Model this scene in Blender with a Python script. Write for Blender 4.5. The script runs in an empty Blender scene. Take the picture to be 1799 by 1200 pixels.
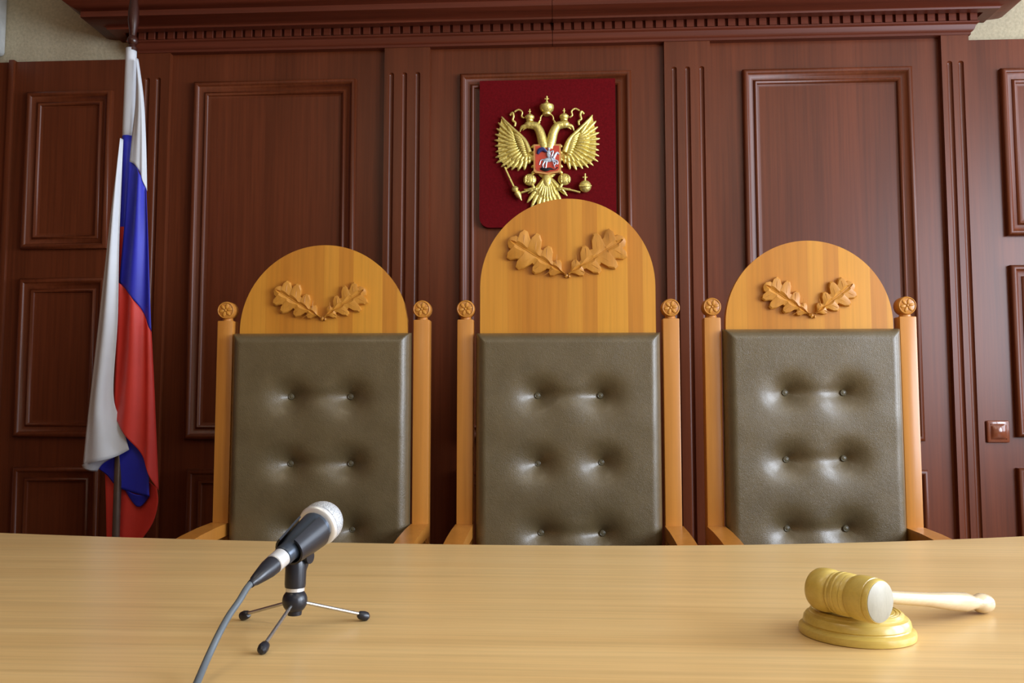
import bpy, bmesh, math, random
from mathutils import Vector, Matrix
random.seed(7)
S = bpy.context.scene
COL = S.collection
R = math.radians

# ------------------------------------------------------------------ camera
F_PX = 1500.0
PITCH = math.atan(112/1500); YAW = math.atan(81/1500*math.cos(PITCH))
CAM = Vector((0, -3.2, 1.03))
cd = bpy.data.cameras.new('camera'); cam = bpy.data.objects.new('camera', cd); COL.objects.link(cam)
cam.location = CAM; cam.rotation_euler = (math.pi/2+PITCH, 0, YAW)
cd.sensor_width = 36; cd.lens = F_PX/1799*36; cd.clip_start = 0.05
S.camera = cam
# ------------------------------------------------------------------ world, lights, exposure
w = bpy.data.worlds.new('world'); S.world = w; w.use_nodes = True
w.node_tree.nodes['Background'].inputs[0].default_value = (0.55, 0.68, 0.9, 1)
w.node_tree.nodes['Background'].inputs[1].default_value = 1.0
S.view_settings.view_transform = 'Standard'; S.view_settings.look = 'None'
S.view_settings.gamma = 1; S.view_settings.use_curve_mapping = False
S.view_settings.exposure = -0.06
def area(name, loc, rot, sx, sy, power, col):
    l = bpy.data.lights.new(name, 'AREA'); l.shape = 'RECTANGLE'; l.size = sx; l.size_y = sy
    l.energy = power; l.color = col
    o = bpy.data.objects.new(name, l); COL.objects.link(o); o.location = loc; o.rotation_euler = rot
    return o
WIN_Y = [(-1.55, -0.35), (-3.25, -1.95), (-4.95, -3.65)]          # three windows of the right wall (y1, y0)
WZ0, WZ1 = 0.95, 2.65
XR, XL, YF, ZC = 3.2, -3.0, -6.2, 3.05
WPOW = [46, 140, 105]
for (a, b), pw in zip(WIN_Y, WPOW):
    area('window_daylight', (XR-0.03, (a+b)/2, (WZ0+WZ1)/2), (0, R(90), 0), WZ1-WZ0, b-a, pw, (0.80, 0.88, 1.0))
area('ceiling_lamp_light', (-0.9, -2.9, ZC-0.09), (0, 0, 0), 1.15, 0.55, 9, (1.0, 0.84, 0.60))
area('ceiling_lamp_light', (1.1, -2.9, ZC-0.09), (0, 0, 0), 1.15, 0.55, 8, (1.0, 0.86, 0.64))
area('ceiling_lamp_light', (-0.9, -4.9, ZC-0.09), (0, 0, 0), 1.15, 0.55, 12, (1.0, 0.84, 0.60))
area('ceiling_lamp_light', (1.1, -4.9, ZC-0.09), (0, 0, 0), 1.15, 0.55, 12, (1.0, 0.86, 0.64))

# ------------------------------------------------------------------ photo pixel -> real point
Mr = cam.rotation_euler.to_matrix()
def ray(px, py): return Mr @ Vector(((px-899.5)/F_PX, -(py-600)/F_PX, -1))
def PY(px, py, Y):
    d = ray(px, py); return CAM + d*((Y-CAM.y)/d.y)
def PZ(px, py, Z):
    d = ray(px, py); return CAM + d*((Z-CAM.z)/d.z)

# ------------------------------------------------------------------ materials
def newmat(name):
    m = bpy.data.materials.new(name); m.use_nodes = True
    nt = m.node_tree; return m, nt, nt.nodes['Principled BSDF']
def nd(nt, t, **k):
    n = nt.nodes.new(t)
    for a, v in k.items(): setattr(n, a, v)
    return n
def ramp(nt, fac, stops):
    r = nd(nt, 'ShaderNodeValToRGB'); e = r.color_ramp.elements
    while len(e) > 1: e.remove(e[-1])
    e[0].position = stops[0][0]; e[0].color = (*stops[0][1], 1)
    for p, c in stops[1:]:
        x = e.new(p); x.color = (*c, 1)
    nt.links.new(fac, r.inputs[0]); return r.outputs[0]
def noise(nt, scale, mapscale, detail=4, rough=0.55, coord='Object', dist=0):
    tc = nd(nt, 'ShaderNodeTexCoord'); mp = nd(nt, 'ShaderNodeMapping')
    mp.inputs['Scale'].default_value = mapscale
    nt.links.new(tc.outputs[coord], mp.inputs[0])
    n = nd(nt, 'ShaderNodeTexNoise'); n.inputs['Scale'].default_value = scale
    n.inputs['Detail'].default_value = detail; n.inputs['Roughness'].default_value = rough
    n.inputs['Distortion'].default_value = dist
    nt.links.new(mp.outputs[0], n.inputs[0]); return n.outputs[0], mp
def bump(nt, b, h, strength, dist=0.001):
    n = nd(nt, 'ShaderNodeBump'); n.inputs['Strength'].default_value = strength
    n.inputs['Distance'].default_value = dist
    nt.links.new(h, n.inputs['Height']); nt.links.new(n.outputs[0], b.inputs['Normal'])
def mixc(nt, fac, a, b, mode='MIX'):
    n = nd(nt, 'ShaderNodeMix', data_type='RGBA', blend_type=mode)
    if isinstance(fac, (int, float)): n.inputs[0].default_value = fac
    else: nt.links.new(fac, n.inputs[0])
    for s, v in ((6, a), (7, b)):
        if isinstance(v, tuple): n.inputs[s].default_value = (*v, 1)
        else: nt.links.new(v, n.inputs[s])
    return n.outputs[2]
def wood(name, c_dark, c_light, axis='Z', scale=9, rough=0.35, stretch=0.05, fine=0.35, strips=0, coat=0.0, spec=0.5, strip_c=None):
    m, nt, b = newmat(name)
    ms = {'Z': (1, 1, stretch), 'X': (stretch, 1, 1), 'Y': (1, stretch, 1)}[axis]
    f, _ = noise(nt, scale, ms, 5, 0.6, dist=0.4)
    c = ramp(nt, f, [(0.32, c_dark), (0.68, c_light)])
    ms2 = tuple(v*0.35 if v < 1 else v for v in ms)
    f2, _ = noise(nt, scale*14, ms2, 3, 0.6)
    g = ramp(nt, f2, [(0.35, (1-fine,)*3), (0.6, (1, 1, 1))])
    c = mixc(nt, 1.0, c, g, 'MULTIPLY')
    if strips:
        tc = nd(nt, 'ShaderNodeTexCoord'); sp = nd(nt, 'ShaderNodeSeparateXYZ')
        nt.links.new(tc.outputs['Object'], sp.inputs[0])
        mu = nd(nt, 'ShaderNodeMath', operation='MULTIPLY'); mu.inputs[1].default_value = strips
        nt.links.new(sp.outputs[0], mu.inputs[0])
        n1 = nd(nt, 'ShaderNodeMath', operation='FLOOR'); nt.links.new(mu.outputs[0], n1.inputs[0])
        wn = nd(nt, 'ShaderNodeTexWhiteNoise', noise_dimensions='1D'); nt.links.new(n1.outputs[0], wn.inputs['W'])
        s = ramp(nt, wn.outputs['Value'], [(0.0, strip_c or (0.78, 0.66, 0.62)), (0.5, (0.92, 0.89, 0.88)), (1.0, (1.08, 1.12, 1.0))])
        c = mixc(nt, 0.85, c, s, 'MULTIPLY')
    nt.links.new(c, b.inputs['Base Color'])
    b.inputs['Roughness'].default_value = rough
    b.inputs['Coat Weight'].default_value = coat; b.inputs['Coat Roughness'].default_value = 0.15
    b.inputs['Specular IOR Level'].default_value = spec
    bump(nt, b, f2, 0.12, 0.0004)
    return m
def plain(name, col, rough=0.5, metal=0.0, nscale=None, var=0.12, bumpy=0, coat=0.0):
    m, nt, b = newmat(name)
    f, _ = noise(nt, nscale or 20, (1, 1, 1), 3)
    c = ramp(nt, f, [(0.3, tuple(max(0, v*(1-var)) for v in col)), (0.7, tuple(min(1, v*(1+var)) for v in col))])
    nt.links.new(c, b.inputs['Base Color'])
    b.inputs['Roughness'].default_value = rough; b.inputs['Metallic'].default_value = metal
    b.inputs['Coat Weight'].default_value = coat
    if bumpy: bump(nt, b, f, bumpy, 0.002)
    return m
M = {}
M['mahogany'] = wood('mahogany_laminate', (0.100, 0.022, 0.0065), (0.165, 0.038, 0.0125), 'Z', 6, 0.34, 0.06, 0.22, spec=0.35)
M['mahogany_h'] = wood('mahogany_laminate_horizontal', (0.095, 0.019, 0.008), (0.15, 0.032, 0.0145), 'X', 8, 0.40, 0.05, 0.18, spec=0.35)
M['chairwood'] = wood('amber_beech', (0.45, 0.165, 0.024), (0.56, 0.230, 0.040), 'Z', 7, 0.32, 0.06, 0.10, coat=0.15)
M['chairpanel'] = wood('amber_beech_glued_strips', (0.58, 0.24, 0.024), (0.68, 0.31, 0.040), 'Z', 7, 0.34, 0.06, 0.12, strips=23, coat=0.15)
M['leaf'] = wood('carved_beech', (0.50, 0.20, 0.024), (0.60, 0.27, 0.038), 'Z', 14, 0.42, 0.15, 0.12)
M['desk'] = wood('light_beech_laminate', (0.65, 0.425, 0.175), (0.76, 0.53, 0.24), 'X', 9, 0.33, 0.06, 0.14)
M['gavelwood'] = wood('varnished_yellow_wood', (0.56, 0.40, 0.085), (0.66, 0.50, 0.13), 'X', 20, 0.32, 0.15, 0.08, coat=0.25)
M['gavelface'] = wood('pale_end_grain', (0.34, 0.32, 0.25), (0.42, 0.40, 0.33), 'Z', 30, 0.4, 0.6, 0.08)
M['gavelhandle'] = wood('pale_handle_wood', (0.60, 0.46, 0.27), (0.70, 0.57, 0.37), 'X', 20, 0.25, 0.15, 0.06, coat=0.4)
M['plaster_warm'] = plain('beige_textured_plaster', (0.46, 0.40, 0.27), 0.85, nscale=90, var=0.12, bumpy=0.9)
M['plaster'] = plain('painted_plaster', (0.36, 0.29, 0.20), 0.85, nscale=60, var=0.05, bumpy=0.3)
M['ceiling'] = plain('white_ceiling', (0.60, 0.57, 0.50), 0.9, nscale=40, var=0.03)
M['floor'] = wood('parquet_floor', (0.20, 0.10, 0.05), (0.30, 0.16, 0.08), 'X', 4, 0.35, 0.1, 0.2)
M['gold'] = plain('gilded_metal', (0.86, 0.72, 0.22), 0.34, 0.65, nscale=160, var=0.15, bumpy=0.8)
M['velvet'] = plain('dark_red_plaque', (0.13, 0.003, 0.0055), 0.95, nscale=120, var=0.18, bumpy=0.2)
M['velvet'].node_tree.nodes['Principled BSDF'].inputs['Specular IOR Level'].default_value = 0.12
M['shield_red'] = plain('red_enamel', (0.60, 0.06, 0.03), 0.35, nscale=30)
M['copper'] = plain('copper_gold_rim', (0.72, 0.36, 0.13), 0.35, 0.6)
M['silver'] = plain('silver_enamel', (0.62, 0.70, 0.80), 0.3, 0.3)
M['navy'] = plain('navy_enamel', (0.03, 0.04, 0.16), 0.4)
M['black'] = plain('black_plastic', (0.012, 0.014, 0.022), 0.30, nscale=50)
M['micbody'] = plain('dark_blue_grey_enamel', (0.045, 0.06, 0.085), 0.28, 0.4)
M['chrome'] = plain('chrome', (0.78, 0.80, 0.82), 0.3, 0.5)
M['steel'] = plain('polished_steel', (0.55, 0.55, 0.56), 0.25, 0.95)
M['cord'] = plain('grey_cord', (0.10, 0.12, 0.14), 0.45)
M['white'] = plain('pale_grey_plastic', (0.55, 0.57, 0.56), 0.45)
M['darkgrille'] = plain('dark_grille', (0.05, 0.05, 0.05), 0.5)
M['f_white'] = plain('white_flag_satin', (0.70, 0.74, 0.80), 0.5, nscale=8, var=0.04)
M['f_blue'] = plain('blue_flag_satin', (0.028, 0.036, 0.55), 0.5, nscale=8, var=0.08)
M['f_red'] = plain('red_flag_satin', (0.80, 0.055, 0.04), 0.5, nscale=8, var=0.08)
M['pole'] = plain('dark_brown_pole', (0.045, 0.010, 0.006), 0.3, 0.0, coat=0.2)
M['pole2'] = plain('brown_grey_metal_pole', (0.13, 0.085, 0.065), 0.35, 0.4)
M['lamp'] = plain('lamp_diffuser', (0.85, 0.85, 0.82), 0.4)
M['switch'] = plain('brown_switch_plastic', (0.20, 0.055, 0.025), 0.2, nscale=20, coat=0.5)
M['button'] = plain('leather_button', (0.10, 0.085, 0.05), 0.35)
def glass():
    m, nt, b = newmat('window_glass'); b.inputs['Transmission Weight'].default_value = 1
    b.inputs['Roughness'].default_value = 0.02; b.inputs['Base Color'].default_value = (0.9, 0.95, 1, 1)
    return m
M['glass'] = glass()
def leather():
    m, nt, b = newmat('olive_brown_leather')
    f, _ = noise(nt, 18, (1, 1, 1), 3)
    c = ramp(nt, f, [(0.3, (0.100, 0.072, 0.032)), (0.7, (0.122, 0.088, 0.040))])
    nt.links.new(c, b.inputs['Base Color']); b.inputs['Roughness'].default_value = 0.40
    b.inputs['Coat Weight'].default_value = 0.6; b.inputs['Coat Roughness'].default_value = 0.26
    tc = nd(nt, 'ShaderNodeTexCoord'); v = nd(nt, 'ShaderNodeTexVoronoi', feature='DISTANCE_TO_EDGE')
    v.inputs['Scale'].default_value = 330; nt.links.new(tc.outputs['Object'], v.inputs[0])
    f2, _ = noise(nt, 90, (1, 1, 1), 4, 0.7)
    mx = nd(nt, 'ShaderNodeMath', operation='ADD'); nt.links.new(v.outputs[0], mx.inputs[0]); nt.links.new(f2, mx.inputs[1])
    bump(nt, b, mx.outputs[0], 0.6, 0.0016)
    return m
M['leather'] = leather()
def grille():
    m, nt, b = newmat('silver_mesh_grille')
    tc = nd(nt, 'ShaderNodeTexCoord'); v = nd(nt, 'ShaderNodeTexVoronoi'); v.inputs['Scale'].default_value = 620
    nt.links.new(tc.outputs['Object'], v.inputs[0])
    c = ramp(nt, v.outputs[0], [(0.25, (0.72, 0.75, 0.78)), (0.7, (0.40, 0.42, 0.45))])
    nt.links.new(c, b.inputs['Base Color']); b.inputs['Metallic'].default_value = 0.3; b.inputs['Roughness'].default_value = 0.4
    bump(nt, b, v.outputs[0], 0.6, 0.0006); return m
M['grille'] = grille()

# ------------------------------------------------------------------ mesh helpers
def frame(d):
    d = Vector(d).normalized(); a = Vector((0, 0, 1)) if abs(d.z) < 0.95 else Vector((1, 0, 0))
    u = d.cross(a).normalized(); v = d.cross(u).normalized(); return d, u, v
class MB:
    def __init__(s): s.bm = bmesh.new(); s.slot = 0
    def face(s, vs):
        try: f = s.bm.faces.new(vs); f.material_index = s.slot; return f
        except ValueError: return None
    def box(s, x0, x1, y0, y1, z0, z1, bev=0.0, seg=2):
        r = bmesh.ops.create_cube(s.bm, size=1)
        for v in r['verts']:
            v.co = Vector((x0+(v.co.x+.5)*(x1-x0), y0+(v.co.y+.5)*(y1-y0), z0+(v.co.z+.5)*(z1-z0)))
        es = list({e for v in r['verts'] for e in v.link_edges})
        for f in {f for v in r['verts'] for f in v.link_faces}: f.material_index = s.slot
        if bev: bmesh.ops.bevel(s.bm, geom=es, offset=bev, segments=seg, affect='EDGES', profile=0.5)
        return s
    def rings(s, rings, cap0=True, cap1=True, close=True):
        vs = [[s.bm.verts.new(p) for p in r] for r in rings]
        n = len(vs[0])
        for a, b in zip(vs, vs[1:]):
            for i in range(n if close else n-1):
                j = (i+1) % n; s.face([a[i], a[j], b[j], b[i]])
        if cap0 and close: s.face(list(reversed(vs[0])))
        if cap1 and close: s.face(vs[-1])
        return s
    def lathe(s, p0, d, prof, n=32):          # prof: (distance along d, radius)
        d, u, v = frame(d); p0 = Vector(p0)
        s.rings([[p0+d*t+(u*math.cos(2*math.pi*i/n)+v*math.sin(2*math.pi*i/n))*max(r, 1e-5) for i in range(n)] for t, r in prof])
        return s
    def cyl(s, a, b, r0, r1=None, n=20):
        a, b = Vector(a), Vector(b); r1 = r0 if r1 is None else r1
        return s.lathe(a, b-a, [(0, r0), ((b-a).length, r1)], n)
    def ell(s, c, axes, n=14, m=8):             # axes: three vectors
        c = Vector(c); A = [Vector(a) for a in axes]; rg = []
        for k in range(m+1):
            t = math.pi*k/m; cz = math.cos(t); sr = max(math.sin(t), 1e-3)
            rg.append([c+A[2]*cz+(A[0]*math.cos(2*math.pi*i/n)+A[1]*math.sin(2*math.pi*i/n))*sr for i in range(n)])
        return s.rings(rg)
    def tube(s, pts, r, n=10, sub=6):
        pts = smooth([Vector(p) for p in pts], sub) if sub > 1 else [Vector(p) for p in pts]
        rr = r if callable(r) else (lambda t: r)
        rg = []; u = None
        for i, p in enumerate(pts):
            d = (pts[min(i+1, len(pts)-1)]-pts[max(i-1, 0)]).normalized()
            if u is None: _, u, _ = frame(d)
            u = (u-d*u.dot(d)).normalized(); v = d.cross(u); q = rr(i/(len(pts)-1))
            rg.append([p+(u*math.cos(2*math.pi*k/n)+v*math.sin(2*math.pi*k/n))*q for k in range(n)])
        return s.rings(rg)
    def prism(s, pts, y0, y1):                  # polygon in XZ extruded in Y
        a = [s.bm.verts.new((x, y0, z)) for x, z in pts]; b = [s.bm.verts.new((x, y1, z)) for x, z in pts]
        n = len(pts)
        for i in range(n): s.face([a[i], a[(i+1) % n], b[(i+1) % n], b[i]])
        s.face(a); s.face(list(reversed(b))); return s
    def bevel_all(s, off, seg=2, ang=40):
        es = [e for e in s.bm.edges if len(e.link_faces) == 2 and e.calc_face_angle(0) > R(ang)]
        bmesh.ops.bevel(s.bm, geom=es, offset=off, segments=seg, affect='EDGES', profile=0.5); return s
    def grid(s, fn, nu, nv):
        vs = [[s.bm.verts.new(fn(i/nu, j/nv)) for i in range(nu+1)] for j in range(nv+1)]
        for j in range(nv):
            for i in range(nu): s.face([vs[j][i], vs[j][i+1], vs[j+1][i+1], vs[j+1][i]])
        return vs
    def build(s, name, mats, parent=None, ang=35, loc=None, smooth_=True, fixn=True):
        if fixn: bmesh.ops.recalc_face_normals(s.bm, faces=s.bm.faces)
        me = bpy.data.meshes.new(name)
        if loc is not None:
            for v in s.bm.verts: v.co -= Vector(loc)
        s.bm.to_mesh(me); s.bm.free()
        for m in (mats if isinstance(mats, (list, tuple)) else [mats]): me.materials.append(m)
        if smooth_:
            for p in me.polygons: p.use_smooth = True
            me.set_sharp_from_angle(angle=R(ang))
        o = bpy.data.objects.new(name, me); COL.objects.link(o)
        if loc is not None: o.location = loc
        if parent: o.parent = parent
        return o
def smooth(pts, sub):
    out = []
    for i in range(len(pts)-1):
        p0 = pts[max(i-1, 0)]; p1 = pts[i]; p2 = pts[i+1]; p3 = pts[min(i+2, len(pts)-1)]
        for k in range(sub):
            t = k/sub
            out.append(0.5*((2*p1)+(p2-p0)*t+(2*p0-5*p1+4*p2-p3)*t*t+(3*p1-p0-3*p2+p3)*t**3))
    out.append(pts[-1]); return out
def empty(name, loc=(0, 0, 0)):
    o = bpy.data.objects.new(name, None); COL.objects.link(o); o.location = loc; o.empty_display_size = 0.1; return o
def tag(o, label=None, cat=None, group=None, kind=None):
    for k, v in (('label', label), ('category', cat), ('group', group), ('kind', kind)):
        if v: o[k] = v
    return o

# ================================================================== ROOM SHELL
WY = 0.02      # plaster face of the back wall
m = MB(); m.box(XL-0.1, XR+0.1, WY, WY+0.15, 0, ZC)
tag(m.build('wall_back', M['plaster_warm']), 'beige textured plaster wall above the mahogany panelling', kind='structure')
m = MB(); m.box(XL-0.15, XL, YF, WY, 0, ZC); tag(m.build('wall_left', M['mahogany']), 'mahogany clad side wall on the left', kind='structure')
m = MB(); m.box(XL-0.1, XR+0.1, YF-0.15, YF, 0, ZC); tag(m.build('wall_front', M['plaster']), 'plain painted wall behind the camera', kind='structure')
m = MB(); ys = sorted([YF, WY]+[v for t in WIN_Y for v in t])
for i in range(0, len(ys), 2): m.box(XR, XR+0.2, ys[i], ys[i+1], 0, ZC)
for a, b in WIN_Y:
    m.box(XR, XR+0.2, a, b, 0, WZ0); m.box(XR, XR+0.2, a, b, WZ1, ZC)
tag(m.build('wall_right', M['plaster']), 'plain painted window wall on the right', kind='structure')
m = MB(); m.box(XL-0.15, XR+0.2, YF-0.15, WY+0.15, -0.1, 0); tag(m.build('floor', M['floor']), 'brown wooden floor', kind='structure')
m = MB(); m.box(XL-0.15, XR+0.2, YF-0.15, WY+0.15, ZC, ZC+0.1); tag(m.build('ceiling', M['ceiling']), 'white ceiling', kind='structure')
for k, (a, b) in enumerate(WIN_Y):
    m = MB()
    for y in (a, (a+b)/2-0.025, b-0.05): m.box(XR+0.06, XR+0.11, y, y+0.05, WZ0, WZ1, 0.005)
    for z in (WZ0, WZ1-0.05): m.box(XR+0.062, XR+0.108, a+0.04, b-0.04, z, z+0.05, 0.005)
    o = tag(m.build('window_%d' % (k+1), M['ceiling']), 'white framed window in the right wall', kind='structure')
    g = MB(); g.box(XR+0.08, XR+0.086, a+0.03, b-0.03, WZ0+0.03, WZ1-0.03); g.build('pane', M['glass'], o)
m = MB(); m.box(XL, XL+0.02, YF, WY-0.06, 0, 0.09, 0.004); tag(m.build('baseboard_left', M['mahogany_h']), kind='structure')

# ------------------------------------------------------------------ panelling
MOULD = [(0, 0), (0, .011), (.003, .016), (.008, .0185), (.014, .0185), (.019, .015), (.023, .011), (.032, .007), (.040, .006), (.043, .010),
         (.048, .012), (.053, .010), (.056, .003), (.062, .0015), (.066, .0015)]
def moulding(x0, x1, z0, z1, yb, parent):
    m = MB(); rg = []
    for t, h in MOULD:
        h *= 1.35; rg.append([(x0+t, yb-h, z0+t), (x1-t, yb-h, z0+t), (x1-t, yb-h, z1-t), (x0+t, yb-h, z1-t)])
    m.rings(rg, cap0=False, cap1=True)
    return m.build('panel_moulding', M['mahogany'], parent, ang=50)
TN = [0]
def trim(mb, mats, label, **k):
    TN[0] += 1
    return tag(mb.build('trim_%d' % TN[0], mats, **k), label, kind='structure')
ZP = 2.418     # top of the tall bays
def bay(x0, x1, y0, z1, frames, label):
    m = MB(); m.box(x0, x1, y0, WY+0.001, 0.0, z1)
    b = trim(m, M['mahogany'], label)
    for f in frames: moulding(*f, y0, b)
    return b
bay(-2.155, -1.60, 0.0, 2.395, [(-2.091, -1.745, 1.636, 2.265), (-2.088, -1.745, 0.908, 1.522), (-2.082, -1.745, 0.16, 0.796)],
    'mahogany panelling with three stacked framed panels, left of the flag')
bay(-1.56, -0.62, 0.0, ZP, [(-1.417, -0.775, 0.90, 2.292), (-1.402, -0.777, 0.16, 0.79)],
    'tall mahogany wall panel behind the left chair')
bay(-0.52, 0.43, 0.0, ZP, [(-0.372, 0.283, 0.90, 2.302), (-0.372, 0.283, 0.16, 0.79)],
    'tall mahogany wall panel behind the red plaque')
bay(0.56, 1.46, 0.0, ZP, [(0.701, 1.327, 0.90, 2.296), (0.701, 1.332, 0.16, 0.797)],
    'tall mahogany wall panel behind the right chair')
bay(1.50, 2.15, 0.0, 2.397, [(1.648, 2.0, 1.650, 2.280), (1.652, 2.0, 0.915, 1.541), (1.648, 2.0, 0.16, 0.805)],
    'mahogany panelling with three stacked framed panels, at the right edge')
m = MB(); m.box(-2.175, -2.152, -0.012, WY, 0, 2.40, 0.003); trim(m, M['mahogany'], 'narrow vertical mahogany strip at the left edge')
m = MB(); m.box(-2.90, -2.174, 0.004, WY, 0, 2.395); bl = trim(m, M['mahogany'], 'mahogany panelling beyond the vertical strip, at the far left edge')
moulding(-2.80, -2.26, 0.908, 2.265, 0.004, bl); moulding(-2.80, -2.26, 0.16, 0.796, 0.004, bl)
m = MB(); m.box(2.152, 3.1, 0.004, WY, 0, 2.395); bl = trim(m, M['mahogany'], 'mahogany panelling far right beyond the frame')
moulding(2.3, 2.95, 0.908, 2.265, 0.004, bl)

PP = -0.024    # pilaster face
def pilaster(x0, x1, flutes, label, z1=2.43, fz0=0.30, fz1=2.298, r=0.0105):
    m = MB()
    # sides, back block
    for x in (x0, x1):
        m.face([m.bm.verts.new(p) for p in ((x, PP, 0), (x, WY, 0), (x, WY, z1), (x, PP, z1))])
    zs = [fz0-r, fz0-r*.7, fz0-r*.3, fz0]+[fz1+r*t for t in (0, .3, .55, .75, .9, 1)]
    # flats between the flutes
    xs = [x0]
    for c in flutes: xs += [c-r, c+r]
    xs.append(x1)
    def quad(a, b, c, d): m.face([m.bm.verts.new((a, PP, c)), m.bm.verts.new((b, PP, c)), m.bm.verts.new((b, PP, d)), m.bm.verts.new((a, PP, d))])
    for i in range(0, len(xs), 2): quad(xs[i], xs[i+1], 0, z1)
    for c in flutes:
        quad(c-r, c+r, 0, zs[0]); quad(c-r, c+r, zs[-1], z1)
        K = 12
        def dep(x, z):
            dz = max(0, fz0-z, z-fz1); q = r*r-x*x-dz*dz
            return 0.85*math.sqrt(q) if q > 0 else 0
        vs = [[m.bm.verts.new((c-r*math.cos(math.pi*i/K), PP+dep(r*math.cos(math.pi*i/K), z), z)) for i in range(K+1)] for z in zs]
        for j in range(len(zs)-1):
            for i in range(K): m.face([vs[j][i], vs[j][i+1], vs[j+1][i+1], vs[j+1][i]])
    for f in m.bm.faces:
        f.normal_update()
        if abs(f.normal.y) > 0.05 and f.normal.y > 0: f.normal_flip()
    trim(m, M['mahogany'], label, fixn=False, ang=50)
pilaster(-1.645, -1.512, [-1.601, -1.557], 'narrow fluted mahogany pilaster behind the flag')
pilaster(-0.664, -0.488, [-0.637, -0.586, -0.535], 'fluted mahogany pilaster between left and middle chairs')
pilaster(0.407, 0.579, [0.443, 0.493, 0.546], 'fluted mahogany pilaster between middle and right chairs')
pilaster(1.432, 1.533, [1.460, 1.501], 'narrow fluted mahogany pilaster near the light switch')

# ------------------------------------------------------------------ cornice (profile: projection from wall, height)
CORN = [(.024, 2.407), (.028, 2.407), (.028, 2.416), (.034, 2.419), (.038, 2.425), (.042, 2.440), (.050, 2.444), (.050, 2.450), (.040, 2.452), (.040, 2.487),
        (.056, 2.487), (.060, 2.476), (.100, 2.472), (.103, 2.478), (.112, 2.482), (.135, 2.484), (.155, 2.487), (.168, 2.492), (.168, 2.513), (.178, 2.516),
        (.195, 2.524), (.215, 2.537), (.23, 2.555), (.25, 2.60), (.25, 2.68)]
XA, XB, XM = -1.628, 1.512, -0.016
def cornice(xa, xb, left_end, right_end, label, teeth):
    m = MB(); rg = []
    full = [(0, CORN[0][1])]+CORN+[(0, CORN[-1][1])]
    for p, z in full:
        a = (xa-p) if left_end else xa; b = (xb+p) if right_end else xb
        rg.append([(a, WY, z), (a, -p, z), (b, -p, z), (b, WY, z)])
    m.rings(rg, close=True)
    for x in teeth: m.box(x-.0135, x+.0135, -.0515, -.030, 2.4515, 2.4865, .001, 1)
    if left_end:
        for k in range(1): m.box(xa-.0515, xa-.03, -.03+.0, .0, 2.4515, 2.4865)
    trim(m, M['mahogany_h'], label, ang=30)
pitch = .0385; n_all = int((XB-XA+.1)/pitch)
teeth = [XA-.045+pitch*(i+.5) for i in range(n_all)]
cornice(XA, XM-.0009, True, False, 'left half of the dark cornice with dentil row', [t for t in teeth if t+.0135 < XM-.0009])
cornice(XM+.0009, XB, False, True, 'right half of the dark cornice with dentil row', [t for t in teeth if t-.0135 > XM+.0009])

# ================================================================== WALL UNIT, SWITCH
e = empty('wall_unit', (-2.56, 0.0, 2.41)); tag(e, 'pale grey box-shaped unit on the wall, cut off by the top left corner', 'wall unit')
m = MB(); m.box(-.36, .355, -.19, .02, .01, .29, .02, 4); m.build('housing', M['white'], e)
m = MB(); m.box(-.33, .33, -.165, -.03, -.002, .0115, .003); m.build('air_outlet', M['darkgrille'], e)
e = empty('light_switch', (1.588, 0, 0.935)); tag(e, 'brown wood-coloured light switch on the panelling at right', 'light switch')
m = MB(); m.box(-.040, .040, -.012, 0, -.040, .040, .006, 3); m.build('switch_plate', M['switch'], e)
m = MB(); m.grid(lambda u, v: Vector((-.028+.056*u, -.012-.013*math.sin(math.pi*min(1, max(0, u)))**.5*math.sin(math.pi*v)**.5, -.028+.056*v)), 12, 12)
m.build('rocker', M['switch'], e, ang=60)

# ================================================================== PLAQUE WITH EMBLEM
pa = PY(843, 143, -.02); pb = PY(1083, 398, -.02)
X0, X1, Z1p, Z0p = pa.x, pb.x, pa.z, pb.z
e = empty('emblem_plaque', ((X0+X1)/2, -.0, Z0p)); tag(e, 'dark red wall plaque carrying a gold double-headed eagle', 'plaque')
def L(v): return Vector(v)
pts = [(X0, Z1p), (X0, Z0p+.04)]+[(X0+.04-.04*math.cos(R(a)), Z0p+.04-.04*math.sin(R(a))) for a in range(10, 90, 10)]+[(X0+.04, Z0p), (X1-.04, Z0p)] \
    + [(X1-.04+.04*math.sin(R(a)), Z0p+.04-.04*math.cos(R(a))) for a in range(10, 90, 10)]+[(X1, Z0p+.04), (X1, Z1p)]
m = MB(); m.prism([(x-e.location.x, z-e.location.z) for x, z in pts], -.024, -.0018); m.bevel_all(.002, 1, 60)
m.build('backing_board', M['velvet'], e)
EC = PY(961, 281, -.035)-e.location      # shield centre, local
K = .000528
YB = -.025
def E(zx, zy, y=0.0): return Vector((EC.x+(zx-565)*K, YB-y, EC.z-(zy-640)*K))
def mir(pts): return [(1130-x, *r) for x, *r in pts]
eag = MB()
def feather(mb, a, b, wd, y0, th):
    A = E(*a); B = E(*b); c = (A+B)/2; d = (B-A)/2
    nrm = Vector((-d.z, 0, d.x)).normalized()
    c.y = YB-y0
    mb.ell(c, (nrm*wd*K, Vector((0, -th, 0)), d*1.05), 8, 8)
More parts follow.
